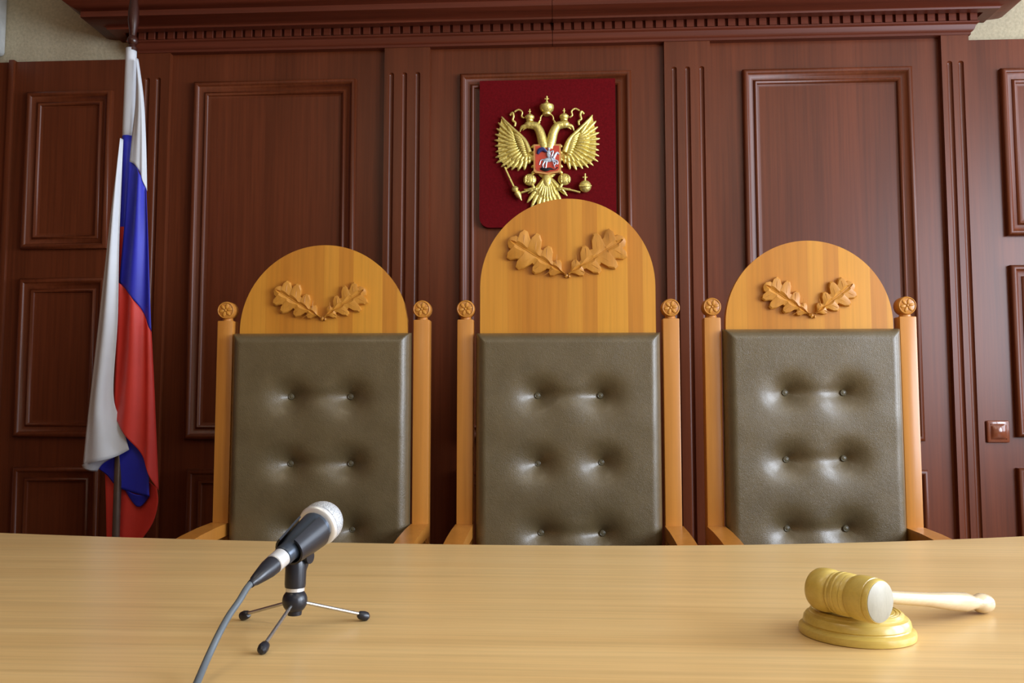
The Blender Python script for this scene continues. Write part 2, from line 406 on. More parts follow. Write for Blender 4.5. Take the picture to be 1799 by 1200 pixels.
def wing(sgn):
    X = (lambda x: x) if sgn > 0 else (lambda x: 1130-x)
    tips = [(240, 318), (215, 362), (203, 405), (194, 447), (190, 490), (193, 532), (198, 575), (197, 617), (205, 655), (238, 684), (272, 700), (312, 708), (356, 716), (402, 710), (438, 668)]
    bases = [(330, 470), (335, 480), (338, 490), (342, 500), (346, 512), (350, 524), (356, 536), (362, 548), (370, 560), (380, 572), (390, 582), (400, 590), (412, 598), (424, 604), (436, 608)]
    outline = [(240, 322), (290, 370), (340, 425), (395, 480), (415, 515), (408, 550), (430, 585), (470, 590), (470, 640), (430, 660), (400, 680), (350, 690), (290, 680), (225, 640), (215, 560), (215, 470), (225, 400)]
    m = eag; P = [E(X(x), y) for x, y in outline]
    m.prism([(p.x, p.z) for p in P], YB-.008, YB+.001)
    for (tx, ty), (bx, by) in zip(tips, bases): feather(m, (X(bx), by), (X(tx), ty), 15, .010, .007)
    for k in range(13):       # second row
        t = k/12; i = t*(len(tips)-1); i0 = int(i); i1 = min(i0+1, len(tips)-1); fr = i-i0
        tx = tips[i0][0]*(1-fr)+tips[i1][0]*fr; ty = tips[i0][1]*(1-fr)+tips[i1][1]*fr
        bx = bases[i0][0]*(1-fr)+bases[i1][0]*fr; by = bases[i0][1]*(1-fr)+bases[i1][1]*fr
        q = .55; mx = bx+(tx-bx)*q; my = by+(ty-by)*q
        feather(m, (X(bx), by), (X(mx), my), 13, .016, .006)
    for k in range(9):
        t = k/8; feather(m, (X(395+30*t), 500+100*t), (X(330+60*t), 450+165*t), 13, .020, .006)
    m.tube([E(X(250), 335, .012), E(X(320), 410, .016), E(X(385), 475, .018), E(X(415), 520, .018), E(X(440), 590, .018)], lambda t: (.004+.007*t), 8)
    # neck and head
    m.tube([E(X(548), 560, .012), E(X(532), 500, .016), E(X(515), 440, .018), E(X(488), 400, .020), E(X(450), 392, .020)], lambda t: .021-.007*t, 10)
    m.ell(E(X(440), 388, .020), ((38*K, 0, 0), (0, .013, 0), (0, 0, 28*K)), 12, 8)
    m.tube([E(X(418), 395, .020), E(X(390), 402, .020), E(X(378), 418, .018), E(X(372), 436, .015)], lambda t: .008*(1-t)+.0015, 8)
    m.tube([E(X(420), 405, .019), E(X(402), 416, .018), E(X(392), 425, .016)], lambda t: .004*(1-t)+.001, 8)
    for dx in (0, 14, 28, 42): feather(m, (X(500-dx*.5), 380+dx*.6), (X(524-dx*.4), 350+dx*1.6), 6, .022, .004)
    for y in (440, 465, 490, 515): feather(m, (X(520+(y-440)*.3), y-20), (X(500+(y-440)*.45), y+12), 7, .028, .004)
    # small crown
    m.lathe(E(X(442), 362, .018), (0, 0, 1), [(0, 25*K), (8*K, 27*K), (10*K, 22*K), (26*K, 34*K), (36*K, 34*K), (48*K, 22*K), (56*K, 8*K), (60*K, 3*K)], 14)
    m.cyl(E(X(442), 306, .018), E(X(442), 272, .018), 5*K, 5*K, 8); m.cyl(E(X(432), 288, .018), E(X(452), 288, .018), 4*K, 4*K, 8)
    # ribbon
    m.tube([E(X(540), 305, .014), E(X(522), 325, .012), E(X(516), 350, .010), E(X(500), 378, .010)], .0028, 8)
    m.tube([E(X(402), 330, .008), E(X(384), 318, .010), E(X(388), 288, .012), E(X(362), 270, .012), E(X(332), 284, .010)], .0036, 8)
    m.tube([E(X(300), 308, .008), E(X(318), 292, .012), E(X(326), 318, .012), E(X(320), 345, .010), E(X(338), 362, .008), E(X(334), 388, .006)], .0046, 8)
    # leg and claws
    m.ell(E(X(442), 785, .014), ((46*K, 0, 10*K), (0, .013, 0), (-12*K, 0, 42*K)), 12, 8)
    for k in range(4):
        for q in range(3): feather(m, (X(466-k*15), 755+q*14), (X(462-k*19), 785+q*14), 8, .022, .004)
    m.tube([E(X(455), 815, .014), E(X(470), 840, .014), E(X(462), 858, .012)], .006, 8)
    for a, b in (((430, 856), (400, 850)), ((450, 868), (430, 880)), ((490, 850), (500, 820)), ((485, 862), (515, 858))):
        m.tube([E(X(465), 850, .014), E(X(a[0]), a[1], .016), E(X(b[0]), b[1], .008)], lambda t: .005*(1-t)+.0015, 6)
wing(1); wing(-1)
# body and big crown, tail
eag.ell(E(565, 640, .006), ((96*K, 0, 0), (0, .012, 0), (0, 0, 140*K)), 24, 12)
for s in (-1, 1):
    for y in (545, 590, 640, 690, 735): feather(eag, (565+s*80, y-14), (565+s*112, y+6), 13, .012, .006)
eag.lathe(E(565, 318, .018), (0, 0, 1), [(0, 26*K), (6*K, 30*K), (14*K, 30*K), (16*K, 26*K), (34*K, 46*K), (56*K, 52*K), (70*K, 50*K), (76*K, 34*K), (88*K, 22*K), (94*K, 8*K)], 18)
for s in (-1, 0, 1): eag.ell(E(565+s*34, 262, .034-.008*abs(s)), ((14*K, 0, 0), (0, .006, 0), (0, 0, 24*K)), 8, 6)
eag.ell(E(565, 222, .018), ((11*K, 0, 0), (0, 11*K, 0), (0, 0, 10*K)), 10, 6)
eag.cyl(E(565, 218, .018), E(565, 180, .018), 6*K, 7*K, 8); eag.cyl(E(550, 198, .018), E(580, 198, .018), 5*K, 5*K, 8)
for tx, ty in ((424, 945), (450, 985), (488, 1015), (525, 1035), (565, 1042), (605, 1035), (642, 1015), (680, 985), (706, 900)):
    feather(eag, (565+(tx-565)*.08, 760), (tx, ty), 17, .008, .007)
    feather(eag, (565+(tx-565)*.06, 760), (565+(tx-565)*.55, 760+(ty-760)*.6), 12, .014, .006)
eag.ell(E(565, 790, .012), ((36*K, 0, 0), (0, .012, 0), (0, 0, 60*K)), 12, 8)
# sceptre and orb
eag.tube([E(262, 690, .012), E(300, 775, .014), E(335, 850, .014)], .0042, 8)
eag.lathe(E(325, 832, .014), E(384, 936)-E(325, 832), [(0, .004), (10*K, 22*K), (26*K, 27*K), (42*K, 15*K), (50*K, 24*K), (76*K, 22*K), (100*K, 10*K), (118*K, 3*K)], 10)
eag.tube([E(380, 876, .012), E(430, 862, .014), E(465, 850, .014)], .0042, 8)
eag.ell(E(835, 838, .014), ((44*K, 0, 0), (0, .018, 0), (0, 0, 44*K)), 16, 10)
eag.tube([E(792, 842, .030), E(835, 846, .034), E(878, 842, .030)], .003, 8)
eag.cyl(E(835, 796, .014), E(835, 745, .014), 7*K, 6*K, 8); eag.cyl(E(818, 772, .014), E(852, 772, .014), 5*K, 5*K, 8)
eag.tube([E(665, 850, .012), E(730, 862, .014), E(800, 880, .012)], .0042, 8)
eo = eag.build('double_headed_eagle', M['gold'], e, ang=50); eo['label'] = 'gilded double-headed eagle with crowns, sceptre and orb'
# shield on the breast
m = MB()
def shp(ins): 
    a, b, c, d = 470+ins, 665-ins, 535+ins, 748-ins
    return [(a, c), (b, c), (b, d-22), (b-12, d-8), (b-40, d-4), (567, d+5), (a+40, d-4), (a+12, d-8), (a, d-22)]
m.prism([(E(x, y).x, E(x, y).z) for x, y in shp(0)], YB-.026, YB-.004); m.bevel_all(.0012, 1, 60)
sh = m.build('shield', M['copper'], e); sh['label'] = 'small shield with a copper-gold rim and red field'
m = MB(); m.prism([(E(x, y).x, E(x, y).z) for x, y in shp(13)], YB-.0285, YB-.025); m.build('shield_field', M['shield_red'], sh)
m = MB()
m.ell(E(580, 650, .030), ((44*K, 0, 4*K), (0, .004, 0), (0, 0, 17*K)), 12, 8)                 # horse trunk
m.tube([E(612, 640, .031), E(628, 610, .031), E(640, 600, .031), E(650, 612, .031)], lambda t: .0055-.003*t, 8)
m.tube([E(540, 648, .031), E(522, 655, .031), E(512, 685, .030)], .002, 6)
for a in (((550, 660), (535, 690), (545, 715)), ((562, 662), (560, 690), (555, 715)), ((605, 658), (628, 675), (612, 695)), ((612, 652), (640, 662), (640, 685))):
    m.tube([E(x, y, .031) for x, y in a], lambda t: .0035-.0015*t, 6)
m.ell(E(578, 610, .033), ((15*K, 0, 0), (0, .004, 0), (0, 0, 28*K)), 10, 6); m.ell(E(580, 572, .033), ((10*K, 0, 0), (0, .004, 0), (0, 0, 11*K)), 10, 6)
m.tube([E(540, 560, .035), E(590, 625, .036), E(622, 712, .034)], .0013, 6)
m.tube([E(585, 600, .034), E(610, 590, .035), E(600, 628, .035)], .0025, 6)
m.build('silver_rider', M['silver'], sh)
m = MB()
m.tube([E(560, 592, .033), E(535, 575, .032), E(512, 582, .031), E(500, 606, .030)], lambda t: .004+.006*t*(1-t)*3, 8)
m.build('blue_cloak', M['navy'], sh)
m = MB(); m.tube([E(520, 712, .030), E(555, 722, .031), E(590, 716, .032), E(620, 722, .031), E(640, 706, .030)], lambda t: .004+.003*math.sin(t*6), 8)
m.build('dark_serpent', M['black'], sh)

# ================================================================== CHAIRS
LEAF = [(0, .012), (.05, .015), (.09, .05), (.13, .11), (.18, .135), (.225, .11), (.24, .06), (.28, .075), (.33, .17), (.40, .225), (.455, .215), (.48, .17), (.47, .13),
        (.52, .12), (.58, .23), (.655, .29), (.715, .28), (.735, .22), (.71, .17), (.76, .175), (.84, .235), (.91, .235), (.935, .18), (.915, .11), (.97, .10), (1.02, .05), (1.03, 0.0)]
def leaf(base, tip, parent, yf, ws=1.0, th=.013, name='carved_oak_leaf'):
    m = MB(); base = Vector(base); tip = Vector(tip); ax = tip-base; ln = ax.length; d = ax.normalized(); nn = Vector((-d.y, d.x))
    def W(t, w_, y): q = base+d*t*ln+nn*w_*ln*ws; return Vector((q.x, y, q.y))
    n = len(LEAF)
    for s in (-1, 1):
        cen = []; mx = 0
        for t, w_ in LEAF: mx = max(mx, t) if t > mx else mx; cen.append(min(mx, t+.0) if False else mx*0.96)
        A = [m.bm.verts.new(W(c, 0, yf-th*.75)) for c in cen]
        B = [m.bm.verts.new(W(c*.8+t*.2, s*w_*.22, yf-th*1.05)) for c, (t, w_) in zip(cen, LEAF)]
        Cc = [m.bm.verts.new(W(t, s*w_*.9, yf-th*.85)) for t, w_ in LEAF]
        D = [m.bm.verts.new(W(t, s*w_, yf-th*.65)) for t, w_ in LEAF]
        G = [m.bm.verts.new(W(t, s*w_, yf+.001)) for t, w_ in LEAF]
        for P, Q in ((A, B), (B, Cc), (Cc, D), (D, G)):
            for i in range(n-1): m.face([P[i], P[i+1], Q[i+1], Q[i]])
    bmesh.ops.remove_doubles(m.bm, verts=m.bm.verts, dist=1e-5)
    # veins
    for t in (.2, .38, .58, .8):
        for s in (-1, 1):
            m.tube([W(t-.08, 0, yf-th*.72), W(t, s*.07, yf-th*1.0), W(t+.06, s*.17, yf-th*.92)], lambda q: .0011*(1-.5*q), 5, 3)
    m.tube([W(-.07, 0, yf-.004), W(.05, 0, yf-.008), W(.5, 0, yf-th*.78), W(.98, 0, yf-th*.75)], lambda q: .0028*(1-.6*q), 6, 3)
    return m.build(name, M['leaf'], parent, ang=28)
def chair(cx, y, hw_out, hw_lea, arch_hw, arch_top, zt, leaves, buttons, label, name='judge_chair', arch_dx=0, zpost=1.278):
    """local origin on the floor, posts' front faces at local y=0, chair faces -y"""
    e = empty(name, (cx, y, 0))
    tag(e, label, 'chair', None)
    pw = .047
    for s in (-1, 1):
        m = MB(); xa, xb = sorted((s*hw_out, s*(hw_out-pw)))
        m.box(xa, xb, 0, .045, 0, zpost, .003, 2)
        m.build('back_post', M['chairwood'], e)
        xc = (xa+xb)/2
        m = MB(); m.cyl((xc, .022, zpost-.002), (xc, .022, zpost+.010), .017, .014, 16)
        zc = zpost+.031
        m.lathe((xc, .002, zc), (0, 1, 0), [(0, .0205), (.002, .0245), (.006, .0265), (.034, .0265), (.038, .0245), (.040, .0205)], 32)
        fo = m.build('finial', M['chairwood'], e)
        m = MB()
        for k in range(6):
            a = 2*math.pi*k/6+.2; d = Vector((math.cos(a), 0, math.sin(a)))
            m.ell(Vector((xc, .0015, zc))+d*.0120, (Vector((-d.z, 0, d.x))*.0045, Vector((0, .0028, 0)), d*.0085), 8, 6)
        m.ell((xc, .001, zc), ((.0035, 0, 0), (0, .003, 0), (0, 0, .0035)), 10, 6)
        m.tube([Vector((xc+.0228*math.cos(2*math.pi*k/24), .0015, zc+.0228*math.sin(2*math.pi*k/24))) for k in range(25)], .0014, 6, 1)
        m.build('rosette', M['leaf'], fo)
    # arch board
    m = MB(); R_ = arch_hw; zb = .62; zs = arch_top-R_*1.02
    if zs < zt+.0: zs = zt+.0
    ry = arch_top-zs; pts = [(-R_+arch_dx, zb)]
    for k in range(0, 49):
        a = math.pi-math.pi*k/48; pts.append((arch_dx+R_*math.cos(a), zs+ry*math.sin(a)))
    pts.append((R_+arch_dx, zb)); m.prism(pts, .008, .034); m.bevel_all(.003, 2, 50)
    ab = m.build('arched_headboard', M['chairpanel'], e)
    for (bx, bz), (tx, tz) in leaves: leaf((bx, bz), (tx, tz), ab, .008, 1.12, .016)
    bx = sum(l[0][0] for l in leaves)/2; bz = sum(l[0][1] for l in leaves)/2
    m = MB(); m.ell((bx, .003, bz-.004), ((.006, 0, .002), (0, .006, 0), (0, 0, .007)), 8, 6); m.ell((bx+.008, .003, bz-.007), ((.004, 0, 0), (0, .005, 0), (0, 0, .005)), 8, 6)
    m.build('carved_acorn', M['leaf'], ab)
    # leather back pad
    z0, z1 = .600, zt; H = hw_lea; NX, NZ = 110, 140
    rc = .055; yb = .006; TH = .045
    def fn(u, v):
        # even spacing with extra rows near the border
        uu = .5-.5*math.cos(math.pi*u); uu = .45*uu+.55*u; vv = .5-.5*math.cos(math.pi*v); vv = .4*vv+.6*v
        z = z0+(z1-z0)*vv; hw = H
        dz = z-z0
        if dz < rc: hw = H-(rc-math.sqrt(max(0, rc*rc-(rc-dz)**2)))*.8
        x = -hw+2*hw*uu
        d = min(hw-abs(x), z1-z, z-z0); er = .032
        t = min(max(d/er, 0), 1); puff = math.sqrt(max(0, 1-(1-t)**2))
        dd = 0
        for (bx_, bz_) in buttons:
            r = math.hypot(x-bx_, z-bz_)
            dd += .009*math.exp(-(r/.016)**2)+.027*math.exp(-(math.hypot((x-bx_)/1.12, z-bz_)/.044)**2)
        rows = {}
        for (bx_, bz_) in buttons: rows.setdefault(round(bz_, 2), []).append((bx_, bz_))
        for q in rows.values():
            if len(q) == 2:
                xa, xb = q[0][0], q[1][0]; mid = (xa+xb)/2; hh = abs(xb-xa)/2
                f = 1/(1+math.exp((abs(x-mid)-hh)/.012))
                dd += .0060*f*math.exp(-((z-q[0][1])/.020)**2)
        wr = .0006*math.sin(x*31+z*17+2*math.sin(z*13))+.0004*math.sin(z*41-x*23)
        return Vector((x, yb-TH*puff+(dd+wr)*puff, z))
    m = MB(); vs = m.grid(fn, NX, NZ)
    border = [vs[0][i] for i in range(NX+1)]+[vs[j][NX] for j in range(1, NZ+1)]+[vs[NZ][i] for i in range(NX-1, -1, -1)]+[vs[j][0] for j in range(NZ-1, 0, -1)]
    m.face(border)
    lp = m.build('leather_back_pad', M['leather'], e, ang=70)
    for bx_, bz_ in buttons:
        yy = yb-TH+.0345
        m = MB(); m.ell((bx_, yy, bz_), ((.0088, 0, 0), (0, .0045, 0), (0, 0, .0088)), 14, 8)
        m.tube([Vector((bx_+.0068*math.cos(2*math.pi*k/12), yy-.003, bz_+.0068*math.sin(2*math.pi*k/12))) for k in range(13)], .0013, 6, 1)
        m.build('button', M['button'], lp)
    # lower rail, seat, arms, front legs
    m = MB(); m.box(-hw_out+pw+.001, hw_out-pw-.001, .004, .04, .50, .60, .004); m.build('back_rail', M['chairwood'], e)
    m = MB(); m.box(-hw_out+.004, hw_out-.004, -.46, -.001, .36, .43, .005); m.build('seat_frame', M['chairwood'], e)
    m = MB(); m.box(-hw_out+pw+.004, hw_out-pw-.004, -.455, -.004, .432, .515, .03, 5); m.build('seat_cushion', M['leather'], e)
    for s in (-1, 1):
        xa, xb = sorted((s*(hw_out+.002), s*(hw_out-pw-.002)))
        m = MB(); zt_ = .692
        prof = [(-.0005, 0), (-.10, -.002), (-.20, -.008), (-.28, -.016), (-.34, -.020), (-.38, -.026), (-.40, -.045)]
        rg = []
        for yy, dz in prof: rg.append([(xa, yy, zt_+dz), (xb, yy, zt_+dz), (xb, yy, zt_+dz-.035), (xa, yy, zt_+dz-.035)])
        m.rings(rg); m.bevel_all(.004, 2, 50); m.build('armrest', M['chairwood'], e)
        m = MB(); m.box(xa+.004, xb-.004, -.318, -.001, .50, .642, .003); m.build('side_panel', M['chairwood'], e)
        xa, xb = sorted((s*hw_out, s*(hw_out-pw+.004)))
        m = MB(); m.box(xa, xb, -.365, -.32, 0, .632, .004); m.build('front_leg', M['chairwood'], e)
        m = MB(); m.box(xa+.008, xb-.008, -.319, -.001, .12, .155, .003); m.build('side_stretcher', M['chairwood'], e)
    return e
CY = -.75
def cl(px, py, cx, Y=CY): p = PY(px, py, Y); return (p.x-cx, p.z)
cxL, cxM, cxR = -.686, .028, .713
YD = CY+.008
chair(cxL, CY, .314, .262, .249, 1.501, 1.240,
      [(cl(563, 557, cxL, YD), cl(487, 510, cxL, YD)), (cl(572, 557, cxL, YD), cl(641, 510, cxL, YD))],
      [cl(x, y, cxL, CY-.02) for x, y in ((509, 697), (614, 697), (508, 815), (614, 815), (511, 932), (617, 932))],
      'leftmost judge chair, amber wood, olive leather back, beside the flag')
chair(cxM, CY, .319, .264, .253, 1.631, 1.238,
      [(cl(992, 482, cxM, YD), cl(897, 424, cxM, YD)), (cl(998, 482, cxM, YD), cl(1094, 422, cxM, YD))],
      [cl(x, y, cxM, CY-.02) for x, y in ((944, 695), (1055, 695), (945, 815), (1057, 813), (950, 937), (1059, 938))],
      'tallest judge chair in the middle, below the eagle plaque')
chair(cxR, CY, .296, .246, .234, 1.500, 1.246,
      [(cl(1420, 553, cxR, YD), cl(1343, 502, cxR, YD)), (cl(1430, 552, cxR, YD), cl(1495, 500, cxR, YD))],
      [cl(x, y, cxR, CY-.02) for x, y in ((1381, 690), (1484, 690), (1383, 808), (1485, 806), (1385, 930), (1489, 930))],
      'rightmost judge chair, amber wood, olive leather back, behind the gavel', zpost=1.280)
for o in bpy.data.objects:
    if o.name.startswith('judge_chair'): o['group'] = "judges' chairs behind the desk"

# ================================================================== DESK
def backY(x):
    x = max(-1.6, min(1.35, x)); return -1.463+.075*(x+.05)**2+(.085*(x+.05)**2 if x > -.05 else 0)
e = empty('desk', (0, -2.0, 0)); tag(e, 'long light beech desk in front of the three judge chairs', 'desk')
m = MB(); xs = [-1.95+3.7*i/60 for i in range(61)]
pts = [(x, backY(x)) for x in xs]+[(1.75, -2.62), (-1.95, -2.62)]
a = [m.bm.verts.new((x, y+2.0, .75)) for x, y in pts]; b = [m.bm.verts.new((x, y+2.0, .722)) for x, y in pts]
for i in range(len(pts)): m.face([a[i], a[(i+1) % len(pts)], b[(i+1) % len(pts)], b[i]])
m.face(a); m.face(b[::-1]); m.bevel_all(.002, 2, 50); m.build('desktop', M['desk'], e)
for x in (-1.85, -.1, 1.62):
    m = MB(); m.box(x, x+.028, -.55, .40, 0, .7215, .002); m.build('side_panel', M['desk'], e)
for xa, xb in ((-1.8215, -.1005), (-.0715, 1.6195)):
    m = MB(); m.box(xa, xb, -.40, -.38, .08, .7215, .002); m.build('front_panel', M['desk'], e)

# ================================================================== FLAG
PYY = -.35
pb_ = PY(203, 935, PYY); pt_ = PY(233.5, 88, PYY)
fx = (pb_.x+pt_.x)/2
e = empty('flag', (fx, PYY, 0)); tag(e, 'white, blue and red flag hanging folded on a dark pole', 'flag')
o_ = Vector((fx, PYY, 0)); ztop = pt_.z
m = MB(); m.lathe((0, 0, 0), (0, 0, 1), [(0, .17), (.012, .17), (.03, .15), (.04, .05), (.06, .03), (.10, .022)], 36); m.build('stand_base', M['pole'], e)
m = MB(); m.cyl((0, 0, .09), (0, 0, ztop), .0125, .0125, 20); m.build('pole', M['pole2'], e)
m = MB(); m.lathe((0, 0, ztop-.004), (0, 0, 1), [(0, .0165), (.012, .0165), (.016, .012), (.022, .011), (.028, .016), (.038, .019), (.048, .016), (.054, .011), (.066, .0115), (.085, .0150), (.11, .0185), (.15, .0180), (.19, .0125), (.225, .006), (.24, .001)], 24)
m.build('finial', M['pole'], e)
def curve(pts, n):
    P = smooth([Vector((*p, 0)) if len(p) == 2 else Vector(p) for p in pts], 12)
    # arc-length resample
    d = [0]
    for a, b in zip(P, P[1:]): d.append(d[-1]+(b-a).length)
    out = []; j = 0
    for i in range(n+1):
        t = d[-1]*i/n
        while j < len(d)-2 and d[j+1] < t: j += 1
        f = (t-d[j])/max(1e-9, d[j+1]-d[j]); out.append(P[j].lerp(P[j+1], min(1, max(0, f))))
    return out
cloth = MB()
def coons(top, bottom, left, right, slot, nu=22, nv=60, fold=.010, waves=2.2, ph=0.0):
    T, B_, Lf, Rt = curve(top, nu), curve(bottom, nu), curve(left, nv), curve(right, nv)
    cloth.slot = slot
    def fn(u, v):
        i = round(u*nu); j = round(v*nv)
        p = (1-v)*T[i]+v*B_[i]+(1-u)*Lf[j]+u*Rt[j]-((1-u)*(1-v)*T[0]+u*(1-v)*T[nu]+(1-u)*v*B_[0]+u*v*B_[nu])
        q = PY(p.x, p.y, PYY+p.z)
        env = min(1, (q.z and (2.2-q.z)/.5) if q.z < 2.2 else 0)
        q.y += fold*max(0.1, env)*(math.sin((u*waves+ph)*math.pi*2+v*1.3))-.012*math.sin(math.pi*u)
        return q-o_
    cloth.grid(fn, nu, nv)
# hoist sleeve around the pole: white, blue, red
def sleeve(y0, y1, r0, r1, slot):
    cloth.slot = slot
    a = PY(0, y0, PYY).z; b = PY(0, y1, PYY).z
    z0_ = PY(233, y0, PYY).z; z1_ = PY(225, y1, PYY).z; rg = []
    for k in range(13):
        z = z0_+(z1_-z0_)*k/12; r = r0+(r1-r0)*k/12
        rg.append([(r*math.cos(2*math.pi*i/20)-.004, r*1.0*math.sin(2*math.pi*i/20), z) for i in range(20)])
    cloth.rings(rg, cap0=False, cap1=False)
sleeve(86, 240, .0175, .0195, 0); sleeve(240, 400, .0195, .018, 1); sleeve(400, 560, .018, .0155, 2)
# z component = depth offset from the pole (negative = nearer the camera)
F = -.035
coons([(241, 104, -.02), (242, 104, -.02), (243, 104, -.02)], [(227, 284, F), (240, 291, F), (250, 309, F), (258, 336, F)],
      [(241, 104, -.02), (238, 180, F), (232, 235, F), (227, 284, F)], [(243, 104, -.02), (252, 170, F), (256, 245, F), (258, 336, F)], 0, 16, 40, .004)
coons([(227, 284, F), (240, 291, F), (250, 309, F), (258, 336, F)], [(207, 496, F), (228, 514, F), (249, 543, F), (268, 583, F)],
      [(227, 284, F), (221, 350, F), (214, 425, F), (207, 496, F)], [(258, 336, F), (262, 420, F), (265, 500, F), (268, 583, F)], 1, 22, 50, .009, 1.6)
coons([(207, 496, F), (228, 514, F), (249, 543, F), (268, 583, F)], [(195, 729, F), (226, 766, F), (253, 806, F), (277, 862, F+.03)],
      [(207, 496, F), (204, 570, F), (200, 650, F), (195, 729, F)], [(268, 583, F), (271, 660, F), (274, 760, F+.01), (277, 862, F+.03)], 2, 26, 60, .012, 1.9)
# white fly corner on the left
coons([(214, 245, F-.01), (215, 245, F-.01), (216, 245, F-.01)], [(144, 818, F), (168, 812, F-.01), (200, 804, F-.005), (228, 790, F+.010)],
      [(214, 245, F-.01), (200, 330, F), (182, 480, F), (166, 620, F), (152, 740, F), (144, 818, F)],
      [(216, 245, F-.01), (209, 420, F-.015), (207, 560, F-.015), (200, 690, F+.0), (214, 742, F+.013), (228, 790, F+.010)], 0, 22, 80, .006, 1.4)
coons([(144, 817, F+.004), (168, 811, F), (200, 803, F)], [(146, 822, F+.02), (158, 826, F+.02), (170, 829, F+.02)],
      [(144, 817, F+.004), (145, 820, F+.012), (146, 822, F+.02)], [(200, 803, F), (180, 815, F+.01), (170, 829, F+.02)], 0, 10, 8, .001)
# blue folds below
coons([(172, 800, .0), (196, 780, .01), (220, 748, .0), (256, 800, -.005)], [(172, 824, .01), (192, 836, .025), (215, 858, .015), (263, 872, .0)],
      [(172, 800, .0), (172, 812, .0), (172, 824, .01)], [(256, 800, -.005), (262, 835, -.005), (263, 872, .0)], 1, 24, 20, .004, 1.6)
coons([(205, 845, .02), (235, 866, .015), (263, 871, .002)], [(215, 850, .03), (244, 890, .025), (262, 873, .015)],
      [(205, 845, .02), (210, 847, .025), (215, 850, .03)], [(263, 871, .002), (263, 872, .008), (262, 873, .015)], 1, 14, 8, .001)
# red folds at the bottom
coons([(184, 812, .04), (200, 815, .045), (235, 830, .04), (277, 856, .002)], [(186, 990, .045), (205, 985, .05), (230, 975, .045), (240, 960, .03)],
      [(184, 812, .04), (185, 880, .04), (186, 990, .045)], [(277, 856, .002), (279, 885, .01), (268, 922, .02), (240, 960, .03)], 2, 26, 40, .007, 1.7)
bmesh.ops.remove_doubles(cloth.bm, verts=cloth.bm.verts, dist=2e-4)
co = cloth.build('flag_cloth', [M['f_white'], M['f_blue'], M['f_red']], e, ang=80, fixn=False)
sm = co.modifiers.new('thick', 'SOLIDIFY'); sm.thickness = .0012; sm.offset = 0

# ================================================================== MICROPHONE, STAND, CABLE
Zt = .75
feet = [PZ(428, 1090, Zt), PZ(461, 1150, Zt), PZ(641, 1091, Zt)]
hubc = sum(feet, Vector())/3
hub = PY(518, 1055, hubc.y)
e = empty('microphone_stand', (hub.x, hub.y, Zt)); tag(e, 'small black tabletop tripod stand with three thin metal legs holding the microphone', 'microphone stand')
ob = Vector(e.location)
for f in feet:
    tip = f-ob; tip.z = .0075; h0 = hub-ob; d = (tip-h0); 
    m = MB(); m.cyl(h0+d*.12, h0+d*.95, .0022, .0022, 12); lg = m.build('leg', M['steel'], e)
    m = MB(); m.lathe(h0+d*.90, d, [(0, .0035), (.002, .0052), (.008, .0062), (.013, .0055), (.0155, .003)], 16)
    zmin = min(v.co.z for v in m.bm.verts)
    for v in m.bm.verts: v.co.z -= zmin
    m.build('rubber_foot', M['black'], lg)
h0 = hub-ob
m = MB(); m.ell(h0, ((.0155, 0, 0), (0, .0155, 0), (0, 0, .0155)), 24, 14); m.cyl(h0+Vector((0, 0, -.0175)), h0+Vector((0, 0, -.006)), .0085, .0100, 20); m.build('hub', M['black'], e)
m = MB(); m.cyl(h0+Vector((0, 0, .012)), h0+Vector((0, 0, .017)), .0115, .0115, 24); m.build('chrome_ring', M['chrome'], e)
ptop = PY(521, 985, hub.y)-ob
m = MB(); m.lathe(h0+Vector((0, 0, .0165)), (ptop-h0), [(0, .0125), (.004, .0130), ((ptop-h0).length-.022, .0130), ((ptop-h0).length-.016, .0115)], 24); m.build('stem', M['black'], e)
head = PY(573, 911, hub.y+.050); tail = PY(496, 978, hub.y-.042); ax = (head-tail).normalized(); LN = (head-tail).length
mid = tail.lerp(head, .50)-ob
# clip: open sleeve round the body plus yoke
d, u, v = frame(ax)
m = MB()
side = ax.cross(Vector((0, 0, 1))).normalized(); upv = side.cross(ax).normalized()
def clipring(t, r):
    c = tail-ob+ax*LN*t
    return [c+(side*math.cos(a)+upv*math.sin(a))*r for a in [R(125+290*k/20) for k in range(21)]]
ri = [clipring(t, r) for t, r in ((.14, .0165), (.30, .0182), (.48, .0204), (.66, .0222))]
ro = [clipring(t, r+.0026) for t, r in ((.14, .0165), (.30, .0182), (.48, .0204), (.66, .0222))]
m.rings(ri, close=False); m.rings(ro, close=False)
for a_, b_ in zip(ri, ro):
    pass
for q in (0, -1):
    va = [m.bm.verts.new(p) for p in ri[q]]; vb = [m.bm.verts.new(p) for p in ro[q]]
    for i in range(20): m.face([va[i], va[i+1], vb[i+1], vb[i]])
for q in (0, -1):
    va = [m.bm.verts.new(r_[q]) for r_ in ri]; vb = [m.bm.verts.new(r_[q]) for r_ in ro]
    for i in range(3): m.face([va[i], va[i+1], vb[i+1], vb[i]])
bmesh.ops.remove_doubles(m.bm, verts=m.bm.verts, dist=1e-6)
m.build('microphone_clip', M['black'], e, ang=40)
m = MB()
m.cyl(ptop+Vector((0, 0, -.020)), mid-upv*.019, .0095, .007, 16)
jc = ptop.lerp(mid-upv*.02, .45); m.cyl(jc-side*.013, jc+side*.013, .0085, .0085, 20)
m.build('pivot_joint', M['black'], e)
